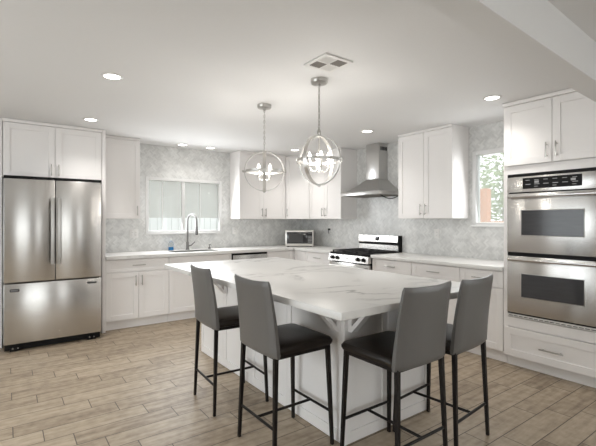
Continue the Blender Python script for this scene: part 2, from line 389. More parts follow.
# ------------------------------------------------------------------ cabinets
def pull(parent, x, z, vertical, L=0.13, y=0.0, name='handle'):
    bm = BM(); r = 0.0055
    if vertical:
        box(bm, x-r, x+r, y-0.034, y-0.024, z-L/2, z+L/2, .002)
        for s in (-1, 1): tube(bm, [(x, y-0.028, z+s*L*.36), (x, y+0.001, z+s*L*.36)], 0.005, 8)
    else:
        box(bm, x-L/2, x+L/2, y-0.034, y-0.024, z-r, z+r, .002)
        for s in (-1, 1): tube(bm, [(x+s*L*.36, y-0.028, z), (x+s*L*.36, y+0.001, z)], 0.005, 8)
    return obj(name, bm, 'nickel', parent, True)
def shaker(name, parent, x0, x1, z0, z1, st=0.062, m='cab', th=0.02, rail=None):
    g = 0.0018; x0 += g; x1 -= g; z0 += g; z1 -= g; rl = rail or st
    bm = BM(); b = 0.0012
    box(bm, x0, x0+st, 0, th, z0, z1, b, 1); box(bm, x1-st, x1, 0, th, z0, z1, b, 1)
    box(bm, x0+st, x1-st, 0, th, z1-rl, z1, b, 1); box(bm, x0+st, x1-st, 0, th, z0, z0+rl, b, 1)
    box(bm, x0+st-.001, x1-st+.001, 0.009, th-.001, z0+rl-.001, z1-rl+.001)
    return obj(name, bm, m, parent)
def carcass(root, w, d, z0, z1, toe=False, y0=0.021):
    bx('cabinet_body', 'cab', root, 0.001, w-.001, y0, d, z0 + (0.115 if toe else 0), z1)
    if toe: bx('toe_kick', 'cab', root, 0.001, w-.001, 0.07, 0.088, 0.001, z0+0.114)
R90 = -PI/2
def upper(label, loc, rz, w, d, z0, z1, doors, group='white upper cabinets', name='wall_cabinet', crown=True):
    r = thing(name, label, 'cabinet', (loc[0], loc[1], z0), rz, group)
    z1 -= z0
    carcass(r, w, d, 0, z1)
    for x0, x1, hx in doors:
        dr = shaker('door', r, x0, x1, 0, z1-0.03)
        pull(dr, hx, 0.105, True)
    if crown:
        bm = BM(); box(bm, 0, w, -0.012, 0.02, z1-.028, z1+.0, .004); obj('crown_moulding', bm, 'cab', r, True)
    return r
UT = CEIL-0.002
upper('white single door wall cabinet between fridge panel and sink window', (0.979, 5.57), 0, 0.476, 0.328, 1.375, UT, [(0.0, 0.476, 0.436)])
upper('white two door wall cabinet beside sink window, bright side panel showing', (2.935, 5.57), 0, 0.866, 0.328, 1.375, UT, [(0, 0.433, 0.398), (0.433, 0.866, 0.468)])
upper('white two door wall cabinet between corner cabinet and range hood', (4.05, 5.245), R90, 0.772, 0.328, 1.375, UT, [(0, 0.386, 0.351), (0.386, 0.772, 0.421)])
upper('white two door wall cabinet between range hood and small window', (4.05, 3.391), R90, 0.768, 0.328, 1.375, UT, [(0, 0.384, 0.349), (0.384, 0.768, 0.419)])
# diagonal corner wall cabinet
r = thing('corner_wall_cabinet', 'white angled corner wall cabinet above the microwave', 'cabinet', (0, 0, 1.375), 0, 'white upper cabinets')
P0, P1 = Vector((3.805, 5.575)), Vector((4.055, 5.25)); dv = (P1-P0); Ld = dv.length; dv.normalize(); nv = Vector((dv.y, -dv.x))  # outward
H = UT-1.375
if nv.dot(Vector((-1, -1))) < 0: nv = -nv
q0, q1 = P0 - nv*0.021, P1 - nv*0.021
bm = BM(); poly = [(q0.x, q0.y), (q1.x, q1.y), (4.055, 5.247), (4.376, 5.247), (4.376, 5.897), (3.803, 5.897)]
loft(bm, [[(x, y, 0) for x, y in poly], [(x, y, H) for x, y in poly]]); obj('cabinet_body', bm, 'cab', r)
az = math.atan2(dv.y, dv.x)
d_ = shaker('door', r, 0.004, Ld-.004, 0, H-.03); d_.location = (P0.x, P0.y, 0); d_.rotation_euler = (0, 0, az)
pull(d_, 0.035, 0.105, True)

def base(label, loc, rz, w, doors=(), drawers=(), name='base_cabinet', d=0.595, H=0.873):
    r = thing(name, label, 'cabinet', (loc[0], loc[1], 0), rz, 'white base cabinets')
    carcass(r, w, d, 0, H, True)
    for x0, x1, hx in doors:
        dr = shaker('door', r, x0, x1, 0.12, 0.705)
        if hx is not None: pull(dr, hx, 0.60, True)
    for x0, x1, z0, z1, h in drawers:
        dr = shaker('drawer_front' if h else 'false_front', r, x0, x1, z0, z1, rail=0.035, st=0.05)
        if h: pull(dr, (x0+x1)/2, (z0+z1)/2, False, L=0.16)
    return r
YF, XF = 5.285, 3.775
base('white base cabinet next to fridge with a drawer over two doors', (0.98, YF), 0, 0.765, [(0, .3825, .345), (.3825, .765, .42)], [(0, .765, .715, .868, 1)])
sk_ = base('white sink base cabinet below the faucet', (1.747, YF), 0, 0.912, [(0, .456, .42), (.456, .912, .492)], [(0, .912, .715, .868, 0)], name='sink_cabinet')
b_ = [c for c in sk_.children if c.name.startswith('cabinet_body')][0]
bm = BM(); box(bm, .001, .019, .021, .595, .115, .873); box(bm, .893, .911, .021, .595, .115, .873); box(bm, .019, .893, .021, .595, .115, .133); box(bm, .019, .893, .58, .595, .133, .873); box(bm, .019, .893, .021, .04, .133, .873)
bm.to_mesh(b_.data); bm.free()
# corner base with two doors at a right angle
r = thing('corner_base_cabinet', 'white corner base cabinet under the microwave', 'cabinet', (3.262, YF, 0), 0, 'white base cabinets')
bm = BM(); box(bm, 0.001, XF-3.262+.021, 0.021, 0.595, .115, .873); box(bm, XF-3.262+.021, 4.37-3.262, -0.29, 0.595, .115, .873); obj('cabinet_body', bm, 'cab', r)
bm = BM(); box(bm, 0.001, XF-3.262+.07, 0.07, 0.088, .001, .114); box(bm, XF-3.262+.07, XF-3.262+.088, -0.29, 0.088, .001, .114); obj('toe_kick', bm, 'cab', r)
d_ = shaker('door', r, 0.002, XF-3.262-.004, 0.12, 0.868)
d_ = shaker('door', r, 0, 0.288, 0.12, 0.868); d_.location = (XF-3.262, 0, 0); d_.rotation_euler = (0, 0, R90)
base('white narrow drawer cabinet between corner and gas range', (XF, 4.992), R90, 0.632, [(0, .632, .59)], [(0, .632, .715, .868, 1)])
base('white drawer cabinet right beside the gas range', (XF, 3.580), R90, 0.612, [(0, .612, .57)], [(0, .612, .715, .868, 1)])
base('white drawer cabinet in the middle between range and wall ovens', (XF, 2.966), R90, 0.606, [(0, .303, .27), (.303, .606, .336)], [(0, .606, .715, .868, 1)])
base('white narrow drawer cabinet touching the wall oven tower', (XF, 2.358), R90, 0.444, [(0, .444, .045)], [(0, .444, .715, .868, 1)])

# fridge surround
tag(bx('end_panel', 'cab', None, -0.066, -0.026, 5.27, 5.88, 0.001, CEIL-.002, bev=.002), 'white tall end panel at picture edge beside fridge', 'cabinet panel', 'fridge end panels')
tag(bx('end_panel', 'cab', None, 0.938, 0.977, 5.27, 5.88, 0.001, CEIL-.002, bev=.002), 'white tall end panel between fridge and sink counter', 'cabinet panel', 'fridge end panels')
r = thing('fridge_top_cabinet', 'white two door cabinet above the stainless fridge', 'cabinet', (-0.022, 5.27, 1.815), 0)
hh = UT-1.815
carcass(r, 0.956, 0.60, 0, hh)
for x0, x1, hx in ((0.0, .476, .44), (.476, .956, .512)):
    d_ = shaker('door', r, x0, x1, 0, hh-.035); pull(d_, hx, 0.10, True)
bm = BM(); box(bm, -.002, .956, -0.014, 0.02, hh-.033, hh, .005); obj('crown_moulding', bm, 'cab', r, True)

# ------------------------------------------------------------------ wall oven tower
YT, WT = 1.910, 0.84
r = thing('oven_tower', 'white tall cabinet tower holding the double wall oven', 'cabinet', (XF, YT, 0), R90)
bm = BM()   # frame with an opening for the ovens
box(bm, 0.001, .038, 0.0, .60, .10, UT); box(bm, WT-.038, WT-.001, 0.0, .60, .10, UT)
box(bm, .038, WT-.038, 0.021, .60, 1.80, UT); box(bm, .038, WT-.038, 0.021, .60, .10, .455); box(bm, .038, WT-.038, .58, .60, .455, 1.80)
box(bm, .038, WT-.038, 0.0, .021, 1.772, 1.845); box(bm, .038, WT-.038, 0.0, .021, .375, .462)
obj('cabinet_body', bm, 'cab', r)
bx('toe_kick', 'cab', r, 0.001, WT-.001, 0.065, .085, 0.001, .10)
for x0, x1, hx in ((0.0, .42, .382), (.42, .84, .458)):
    d_ = shaker('door', r, x0+.012 if x0 < .1 else x0, x1-.012 if x1 > .5 else x1, 1.85, UT-.035); d_.location = (0, -.0205, 0); pull(d_, hx, 1.955, True)
d_ = shaker('drawer_front', r, .012, WT-.012, .108, .372); d_.location = (0, -.0205, 0); pull(d_, WT/2, .235, False, L=.19)
bm = BM(); box(bm, 0, WT, -.034, 0.02, UT-.033, UT, .005); obj('crown_moulding', bm, 'cab', r, True)

# double wall oven (local x along the front, front towards -y)
ov = thing('double_wall_oven', 'stainless double wall oven built into white tower', 'oven', (XF, YT-.042, .468), R90)
W = 0.756; z_ = lambda v: v-.468
bx('oven_body', 'black', ov, 0.012, W-.012, -0.004, .55, 0.004, z_(1.765))
bx('top_vent', 'black', ov, 0.002, W-.002, -0.014, -.004, z_(1.744), z_(1.771))
p_ = bx('control_panel', 'steel', ov, 0.002, W-.002, -0.022, -.004, z_(1.604), z_(1.743), bev=.002)
dp = bx('display', 'display', p_, .14, .60, -.0245, -.022, z_(1.632), z_(1.728))
for k in range(6):
    x = .165+k*.073
    for w_, q0, q1 in ((.035, 1.705, 1.709), (.042, 1.668, 1.673), (.03, 1.648, 1.652)):
        if q0 < 1.65 and k % 2 == 0: continue
        bx('key_marking', 'print', dp, x, x+w_, -.0255, -.0245, z_(q0), z_(q1))
for x in (.24, .52): bx('display_digit', 'print', dp, x, x+.035, -.0255, -.0245, z_(1.680), z_(1.699))
for nm, z0, z1, w0, w1 in (('upper', 1.062, 1.594, 1.22, 1.44), ('lower', .512, 1.028, .665, .87)):
    d = bx('oven_door', 'steel', ov, 0.003, W-.003, -0.026, -.005, z_(z0), z_(z1), bev=.003)
    bm = BM(); box(bm, .131-.006, .614+.006, -.0275, -.026, z_(w0)-.006, z_(w1)+.006, .001); obj('window_trim', bm, 'nickel', d, True)
    bx('oven_window', 'ovenwin', d, .131, .614, -.029, -.0275, z_(w0), z_(w1))
    bm = BM(); zh = z_(z1)-.028
    secs = []
    for k in range(17):
        u = k/16; x = .02+u*(W-.04); y = -.048-.018*math.sin(PI*u)
        secs.append([(x, y+.011*math.cos(q*PI/5), zh+.016*math.sin(q*PI/5)) for q in range(10)])
    loft(bm, secs)
    for x in (.03, W-.03): tube(bm, [(x, -.05, zh), (x, -.024, zh)], .009, 8)
    obj('handle', bm, 'steel', d, True)
bx('middle_vent', 'black', ov, 0.003, W-.003, -.016, -.004, z_(1.0295), z_(1.0605))
bt = bx('bottom_trim', 'plate', ov, 0.0, W, -.012, -.004, z_(.470), z_(.497))
bm = BM()
for k in range(17): box(bm, .015+k*.043, .048+k*.043, -.0135, -.012, z_(.478), z_(.484))
obj('vent_slots', bm, 'slot', bt)
bx('bottom_gap', 'black', ov, 0.003, W-.003, -.016, -.004, z_(.499), z_(.509))

# ------------------------------------------------------------------ refrigerator
FY = 5.03
fr = thing('refrigerator', 'stainless steel french door refrigerator with bottom freezer drawer', 'refrigerator', (-0.018, FY, 0))
FW = .91
bx('fridge_body', 'duct', fr, .004, FW-.004, .085, .84, .05, 1.775)
bx('gap_shade', 'black', fr, .004, FW-.004, .004, .20, 1.7835, 1.811)  # black strip added as the shade in the gap above the doors
bx('base_grille', 'black', fr, .01, FW-.01, .055, .12, .012, .075)
for x0, x1, hx in ((.003, .4535, .425), (.4565, FW-.003, .485)):
    d = bx('door', 'steel', fr, x0, x1, 0, .082, .712, 1.782, bev=.008)
    bm = BM(); secs = []
    for k in range(13):
        u = k/12; z = .885+u*.71; y = -.042-.010*math.sin(PI*u)
        secs.append([(hx-.017, y-.004, z), (hx-.013, y-.009, z), (hx+.013, y-.009, z), (hx+.017, y-.004, z), (hx+.017, y+.006, z), (hx-.017, y+.006, z)])
    loft(bm, secs)
    for z in (.91, 1.57): box(bm, hx-.010, hx+.010, -.045, .001, z-.012, z+.012)
    obj('handle', bm, 'nickel', d, True)
fd = bx('freezer_drawer', 'steel', fr, .003, FW-.003, 0, .082, .082, .700, bev=.008)
bm = BM(); box(bm, .055, .135, -.003, .001, .618, .648, .006); bd = obj('badge', bm, 'slot', fd, True)
bm = BM()
for k in range(4): box(bm, .066+k*.016, .075+k*.016, -.004, -.003, .627, .639)
obj('badge_lettering', bm, 'print', bd)
bm = BM(); box(bm, FW-.15, FW-.055, -.002, .001, .642, .662, .001); obj('sticker', bm, 'slot', fd)
for x in (.10, FW-.10):
    ft = bx('roller_foot', 'black', fr, x-.045, x+.045, .035, .10, .001, .035, bev=.006)
    for dx, r_ in ((-.02, .008), (.025, .006)):
        bm = BM(); tube(bm, [(x+dx, .030, .03), (x+dx, .05, .03)], r_, 8); obj('foot_screw', bm, 'nickel', ft, True)

# ------------------------------------------------------------------ counters
CT0, CT1 = .875, .915
SX0, SX1, SY0, SY1 = 1.86, 2.53, 5.375, 5.73
bm = BM()
box(bm, .98, SX0, 5.25, 5.897, CT0, CT1); box(bm, SX1, 4.377, 5.25, 5.897, CT0, CT1)
box(bm, SX0, SX1, 5.25, SY0, CT0, CT1); box(bm, SX0, SX1, SY1, 5.897, CT0, CT1)
box(bm, 3.742, 4.377, 4.362, 5.25, CT0, CT1)
tag(obj('countertop', bm, 'quartz'), 'white marble countertop along sink wall, turning the corner to the range', 'countertop')
bm = BM(); box(bm, 3.742, 4.377, 1.913, 3.578, CT0, CT1, .003)
tag(obj('countertop', bm, 'quartz', smooth=True), 'white marble countertop between gas range and wall ovens', 'countertop')

# sink, faucet, things by the sink
bm = BM(); t_ = .006
box(bm, SX0+.004, SX0+.004+t_, SY0+.004, SY1-.004, .70, .913); box(bm, SX1-.004-t_, SX1-.004, SY0+.004, SY1-.004, .70, .913)
box(bm, SX0+.010, SX1-.010, SY0+.004, SY0+.010, .70, .913); box(bm, SX0+.010, SX1-.010, SY1-.010, SY1-.004, .70, .913); box(bm, SX0+.010, SX1-.010, SY0+.010, SY1-.010, .70, .706)
s_ = obj('sink_basin', bm, 'steel_h'); s_.name = 'kitchen_sink'; tag(s_, 'stainless undermount sink set in counter below the window', 'sink')
bm = BM(); lathe(bm, [(.045, 0), (.045, .004), (.03, .005)], 20, (2.195, 5.56, .706)); obj('drain', bm, 'nickel', s_, True)
fc = thing('faucet', 'tall gooseneck pull-down faucet in brushed nickel behind sink', 'faucet', (2.19, 5.79, CT1))
bm = BM(); lathe(bm, [(.030, 0), (.030, .006), (.024, .010), (.021, .03), (.021, .115), (.016, .122)], 20); obj('faucet_base', bm, 'chrome', fc, True)
fd_ = Vector((.36, -.93, 0)).normalized()
bm = BM(); pts = [Vector((0, 0, .12)), Vector((0, 0, .25)), Vector((0, 0, .43))]
for k in range(1, 13):
    a = PI*k/12; pts.append(Vector((0, 0, .43)) + fd_*(.095*(1-math.cos(a))) + Vector((0, 0, .095*math.sin(a))))
pts.append(pts[-1] - Vector((0, 0, .08)))
tube(bm, pts, .0135, 12); obj('spout', bm, 'chrome', fc, True)
e_ = pts[-1]; bm = BM(); tube(bm, [e_+Vector((0, 0, .0)), e_-Vector((0, 0, .05)), e_-Vector((0, 0, .115))], [.0165, .020, .021], 12); sh = obj('spray_head', bm, 'chrome', fc, True)
bm = BM(); tube(bm, [e_-Vector((0, 0, .1155)), e_-Vector((0, 0, .125))], .018, 12); obj('nozzle', bm, 'slot', sh, True)
bm = BM(); tube(bm, [(.015, -.01, .06), (.045, -.02, .065), (.085, -.035, .105), (.10, -.04, .12)], [.011, .010, .007, .006], 8); obj('lever', bm, 'chrome', fc, True)
sd = thing('soap_pump', 'small nickel soap pump on sink counter beside the faucet', 'soap dispenser', (2.54, 5.80, CT1))
bm = BM(); lathe(bm, [(.018, 0), (.018, .02), (.008, .026), (.008, .055), (.012, .058), (.012, .07)], 16); obj('pump_base', bm, 'chrome', sd, True)
bm = BM(); tube(bm, [(0, 0, .064), (.01, -.05, .062)], .006, 8); obj('pump_spout', bm, 'chrome', sd, True)
sb = thing('soap_bottle', 'clear dish soap bottle with blue liquid in front of window', 'bottle', (1.95, 5.815, CT1))
bm = BM(); lathe(bm, [(.030, .003), (.033, .008), (.034, .045), (.034, .048)], 18); obj('liquid', bm, 'blue', sb, True)
bm = BM(); lathe(bm, [(.036, 0), (.037, .01), (.037, .09), (.028, .12), (.012, .135), (.012, .150)], 18); obj('bottle', bm, 'clear', sb, True)
bm = BM(); lathe(bm, [(.014, .1505), (.014, .165), (.006, .17), (.005, .185)], 14); obj('cap', bm, 'plate', sb, True)

# dishwasher
dw = thing('dishwasher', 'stainless dishwasher front under counter beside sink cabinet', 'dishwasher', (2.662, YF, 0))
bx('dishwasher_body', 'duct', dw, .002, .597, .025, .57, .10, .868)
bx('toe_kick', 'black', dw, .004, .595, .07, .09, .001, .099)
d = bx('door', 'steel', dw, .012, .594, -.012, .024, .115, .842, bev=.004)
bx('control_strip', 'black', dw, .002, .597, -.004, .024, .843, .868)
bx('side_gap', 'black', dw, .002, .0115, -.010, .024, .115, .842)
bm = BM(); box(bm, .05, .55, -.045, -.033, .765, .785, .004); [box(bm, x-.01, x+.01, -.034, -.011, .768, .782) for x in (.08, .52)]; obj('handle', bm, 'nickel', d, True)

# ------------------------------------------------------------------ gas range
rg = thing('gas_range', 'stainless slide-in gas range with black grates and raised back panel', 'stove', (3.745, 4.356, 0), R90)
RW = .768
bx('range_body', 'black', rg, .003, RW-.003, .035, .62, .03, .885)
bm = BM(); box(bm, .0, RW, -.006, .565, .886, .908, .004); ct = obj('cooktop', bm, 'black', rg, True)
bm = BM(); loft(bm, [[(x, 0.034, .886), (x, -.028, .886), (x, -.040, .795), (x, .034, .795)] for x in (.002, RW-.002)]); cp = obj('control_panel', bm, 'steel', rg)
for x in (.085, .185, .584, .684):
    bm = BM(); tube(bm, [(x, -.030, .842), (x, -.038, .842), (x, -.062, .840), (x, -.066, .840)], [.026, .024, .021, .016], 16); k = obj('knob', bm, 'black', cp, True)
    bx('knob_grip', 'nickel', k, x-.004, x+.004, -.070, -.066, .822, .860)
bx('logo_plate', 'print', cp, .365, .405, -.0375, -.032, .836, .844)
od = bx('oven_door', 'steel', rg, .004, RW-.004, -.02, .034, .235, .778, bev=.004)
bx('oven_window', 'glassblk', od, .14, RW-.14, -.022, -.020, .36, .62)
bm = BM(); tube(bm, [(.04, -.065, .735), (RW-.04, -.065, .735)], .013, 12); [tube(bm, [(x, -.065, .735), (x, -.018, .735)], .009, 8) for x in (.07, RW-.07)]; obj('handle', bm, 'nickel', od, True)
bx('storage_drawer', 'steel', rg, .004, RW-.004, -.02, .034, .05, .228, bev=.004)
bm = BM(); [box(bm, x-.02, x+.02, y-.02, y+.02, .001, .032) for x in (.05, RW-.05) for y in (.08, .56)]; obj('foot', bm, 'black', rg)
for gx0, gx1 in ((.02, .262), (.268, .50), (.506, .748)):
    bm = BM(); zg = .938
    for y in (.03, .285, .54): box(bm, gx0, gx1, y-.006, y+.006, zg-.012, zg, .002)
    for x in (gx0+.006, (gx0+gx1)/2, gx1-.006): box(bm, x-.006, x+.006, .03, .54, zg-.012, zg, .002)
    for x in (gx0+.008, gx1-.008):
        for y in (.035, .535): box(bm, x-.007, x+.007, y-.007, y+.007, .9085, zg-.006)
    obj('burner_grate', bm, 'iron', ct, True)
    for y in ((.16, .41) if abs((gx0+gx1)/2-.384) > .05 else (.285,)):
        bm = BM(); lathe(bm, [(.05, 0), (.05, .008), (.036, .009), (.036, .016)], 18, ((gx0+gx1)/2, y, .9085)); obj('burner', bm, 'iron', ct, True)
bgd = bx('backguard', 'black', rg, .0, RW, .566, .625, .909, 1.142, bev=.004)
bm = BM(); loft(bm, [[(x, .566, 1.032), (x, .556, 1.032), (x, .548, 1.05), (x, .556, 1.14), (x, .566, 1.14)] for x in (.004, RW-.018)]); pn = obj('back_panel', bm, 'steel', bgd)
bx('lower_panel', 'steel', bgd, .004, RW-.018, .560, .566, .925, 1.008)
bm = BM(); box(bm, .345, .415, .546, .560, 1.062, 1.122, .004); obj('clock', bm, 'glassblk', pn, True)
bm = BM()
for k in range(4):
    for x in (.24, .275, .44, .475): box(bm, x, x+.014, .5475, .56, 1.066+k*.014, 1.072+k*.014)
obj('button', bm, 'print', pn)

# ------------------------------------------------------------------ range hood
hd = thing('range_hood', 'stainless chimney range hood on tiled wall above gas range', 'range hood')
HX, HY0, HY1, CX, CY0, CY1 = 3.895, 3.57, 4.31, 4.20, 3.855, 4.10
WX = 4.377
bm = BM(); box(bm, HX, WX, HY0, HY1, 1.695, 1.742, .003); lip = obj('hood_rim', bm, 'steel_h', hd, True)
bm = BM(); secs = []
for k in range(9):
    u = k/8; s = u**0.72
    x = HX+.004+(CX-HX-.004)*s; a = HY0+.004+(CY0-HY0-.004)*s; b = HY1-.004+(CY1-HY1+.004)*s; z = 1.743+u*(1.935-1.743)
    secs.append([(x, a, z), (WX, a, z), (WX, b, z), (x, b, z)])
loft(bm, secs); obj('hood_canopy', bm, 'steel_h', hd, False)
bm = BM(); box(bm, CX, WX, CY0, CY1, 1.936, CEIL-.003, .002); ch = obj('chimney', bm, 'steel_h', hd, True)
bm = BM()
for k in range(5): box(bm, CX+.03+k*.028, CX+.05+k*.028, CY0-.002, CY0+.001, 2.335, 2.385)
obj('chimney_vents', bm, 'slot', ch)
bx('filter_panel', 'duct', hd, HX+.03, WX-.02, HY0+.03, HY1-.03, 1.688, 1.6945)
bm = BM(); tube(bm, [(HX+.08+.38*u, HY0+.05+.02*u, 1.69-.045*math.sin(PI*u)) for u in [k/12 for k in range(13)]], .006, 8); obj('filter_bail', bm, 'black', hd, True)

# ------------------------------------------------------------------ microwave
mw = thing('microwave', 'small silver microwave with black door in counter corner', 'microwave', (3.905, 5.325, CT1), math.radians(-40))
bx('microwave_body', 'mw_silver', mw, -.232, .232, .022, .34, .012, .272, bev=.004)
fp = bx('front_frame', 'mw_silver', mw, -.232, .232, 0, .021, .012, .272, bev=.004)
bx('door_glass', 'glassblk', mw, -.205, .215, -.004, 0, .055, .245, bev=.001)
bx('door_screen', 'slot', mw, -.175, .06, -.006, -.004, .075, .222)
kp = bx('keypad', 'display', mw, .135, .21, -.006, -.004, .058, .242)
bm = BM()
for i in range(3):
    for j in range(5): box(bm, .142+i*.022, .156+i*.022, -.0075, -.006, .075+j*.024, .088+j*.024)
obj('key', bm, 'print', kp)
bx('clock_display', 'slot', kp, .142, .204, -.0075, -.006, .212, .232)
bm = BM(); [box(bm, x-.02, x+.02, y-.02, y+.02, .0005, .0115) for x in (-.19, .19) for y in (.05, .30)]; obj('foot', bm, 'black', mw)

# ------------------------------------------------------------------ outlets
def outlet(label, loc, rz, gangs=1):
    w_ = .075 if gangs == 1 else .118
    r = thing('outlet_plate', label, 'outlet', loc, rz, 'white wall plates')
    bx('plate', 'plate', r, -w_/2, w_/2, -.006, -.0005, -.058, .058, bev=.002)
    for g_ in range(gangs):
        cx = 0 if gangs == 1 else (-.024+.048*g_)
        b = bx('receptacle', 'plate', r, cx-.017, cx+.017, -.0085, -.006, -.034, .034, bev=.001)
        bm = BM()
        for z in (-.018, .018):
            for x in (-.006, .006): box(bm, cx+x-.001, cx+x+.001, -.0092, -.0085, z-.004, z+.004)
        obj('socket_slot', bm, 'slot', b)
    return r
outlet('white double switch plate on tile between fridge and sink window', (1.455, 5.9, 1.165), 0, 2)
outlet('white outlet plate on tile between sink window and dishwasher', (3.02, 5.9, 1.19), 0)
outlet('white outlet plate on tile between microwave and range', (4.38, 5.10, 1.185), R90)
outlet('white outlet plate on tile between range and small window', (4.38, 3.05, 1.185), R90)
pg = thing('power_plug', 'small black plug in the outlet behind the microwave', 'plug', (4.3705, 5.10, 1.203), R90)
bx('plug_body', 'black', pg, -.016, .016, -.03, 0, -.014, .014, bev=.003)
bm = BM(); tube(bm, [(0, -.026, -.012), (0, -.03, -.04), (.004, -.022, -.075)], .004, 8); obj('cord', bm, 'black', pg, True)

# ------------------------------------------------------------------ island
IX0, IX1, IY0, IY1 = 1.28, 2.60, 1.41, 4.02
bm = BM(); box(bm, IX0, IX1, IY0, IY1, .8745, CT1, .004)
tag(obj('island_countertop', bm, 'marble', smooth=True), 'large white island countertop with grey marble veins under the pendants', 'countertop')
il = thing('kitchen_island', 'white panelled kitchen island base carrying the marble top', 'kitchen island')
BX0, BX1, BY0, BY1 = 1.635, 2.46, 1.775, 3.94
bx('island_body', 'cab', il, BX0+.022, BX1-.022, BY0+.022, BY1-.022, .001, .874)
def panel_face(cells, place):
    for a, b in cells:
        p = shaker('side_panel', il, a, b, .002, .873, st=.05, rail=.07, th=.021); p.location, p.rotation_euler = place(a)
wy = [0, .52, 1.04, 1.56, BY1-BY0]
panel_face([(wy[i], wy[i+1]) for i in range(4)], lambda a: ((BX0, BY1, 0), (0, 0, R90)))
wx = [0, .385, BX1-BX0]
panel_face([(wx[i], wx[i+1]) for i in range(2)], lambda a: ((BX0, BY0, 0), (0, 0, 0)))
panel_face([(wy[i], wy[i+1]) for i in range(4)], lambda a: ((BX1, BY0, 0), (0, 0, PI/2)))
panel_face([(wx[i], wx[i+1]) for i in range(2)], lambda a: ((BX1, BY1, 0), (0, 0, PI)))
def corbel(at, out, L=.19, H=.19, t=.05):
    # triangular bracket: upright, top arm and diagonal
    out = Vector(out); sd_ = Vector((-out.y, out.x)); at = Vector(at)
    def P(u, v, s): q = at+out*u+sd_*s; return (q.x, q.y, .873-v)
    bm = BM()
    def prism(poly): loft(bm, [[P(u, v, -t/2) for u, v in poly], [P(u, v, t/2) for u, v in poly]])
    prism([(.001, 0), (.03, 0), (.03, H), (.001, H)]); prism([(.03, 0), (L, 0), (L, .022), (.03, .022)])
    prism([(L, .022), (L-.03, .022), (.03, H-.035), (.03, H)])
    obj('corbel', bm, 'cab', il)
for y in (1.83, 2.60, 3.37): corbel((BX0, y), (-1, 0))
for x in (1.69, 2.405): corbel((x, BY0), (0, -1))

# ------------------------------------------------------------------ bar stools (local: faces +y, origin on the floor at its centre)
def rrect(w, d, r, z, n=5, cx=0, cy=0):
    pts = []
    for qx, qy, a0 in ((1, 1, 0), (-1, 1, PI/2), (-1, -1, PI), (1, -1, 3*PI/2)):
        for k in range(n+1):
            a = a0+PI/2*k/n; pts.append((cx+qx*(w/2-r)+r*math.cos(a), cy+qy*(d/2-r)+r*math.sin(a), z))
    return pts
def make_stool(label):
    r = thing('bar_stool', label, 'bar stool', group='dark leather bar stools at the island')
    bm = BM()   # padded seat
    loft(bm, [rrect(w_, w_-.03, r_, z_s, cy=.014) for w_, r_, z_s in ((.395, .03, .602), (.420, .03, .607), (.432, .03, .622), (.432, .03, .632), (.415, .035, .648), (.36, .05, .657), (.2, .05, .660))])
    obj('seat', bm, 'leather_seat', r, True)
    bm = BM(); secs = []
    N = 24
    for k in range(N+1):
        u = k/N; z = .590+.420*u
        hw = .212-.014*u; th = .050-.022*u
        e = 1.0
        if u < .04: e = .55+.45*(u/.04)**.5
        if u > .95: e = .35+.65*(max(0, 1-((u-.95)/.05)**2))**.5
        ybase = -.198-.030*u-.028*u*u
        loop = []
        for (x, y, _) in rrect(2*hw - (1-e)*.012, th*e, th*e*.45, 0, n=4):
            pass
        n = 14
        front = [(-hw + 2*hw*i/n) for i in range(n+1)]
        def pt(x, s):
            v = abs(x)/hw
            t2 = th*e/2*(1-max(0, (v-.88)/.12)**2*.55)
            return (x*(1-(1-e)*.02), ybase + .016*v*v + s*t2, z + (.010*v*v*u) )
        secs.append([pt(x, 1) for x in front] + [pt(x, -1) for x in reversed(front)])
    loft(bm, secs); obj('backrest', bm, 'leather', r, True)
    bm = BM()
    for s in (-1, 1):
        box(bm, s*.182-.010, s*.182+.010, -.19, .19, .580, .6015); box(bm, -.172, .172, s*.182-.010, s*.182+.010, .580, .6015)
    obj('seat_frame', bm, 'legs', r)
    for sx in (-1, 1):
        for sy in (-1, 1):
            bm = BM(); bar(bm, (sx*.184, sy*.186, .60), (sx*.203, sy*.207, .0), .024, .024, .72)
            obj('leg', bm, 'legs', r)
    for sy in (-1, 1):
        bm = BM(); tube(bm, [(-.193, sy*.198, .20), (.193, sy*.198, .20)], .0085, 10); obj('stretcher', bm, 'legs', r, True)
    bm = BM(); tube(bm, [(0, -.195, .20), (0, .195, .20)], .0085, 10); obj('stretcher', bm, 'legs', r, True)
    return r
stool = make_stool('dark grey leather bar stool farthest along island side, in front of sink cabinets')
stool.location = (1.385, 2.775, 0); stool.rotation_euler = (0, 0, R90-math.radians(3))
for lab, x, y, rz in (('dark grey leather bar stool on island side, next to the veined front corner', 1.39, 2.045, R90),
                      ('dark leather bar stool at island end with its brown seat in full view', 1.782, 1.53, 0),
                      ('dark leather bar stool at island end, partly behind another, closest to wall ovens', 2.235, 1.53, math.radians(5.5))):
    c = copy_tree(stool, label=lab); c.location = (x, y, 0); c.rotation_euler = (0, 0, rz)

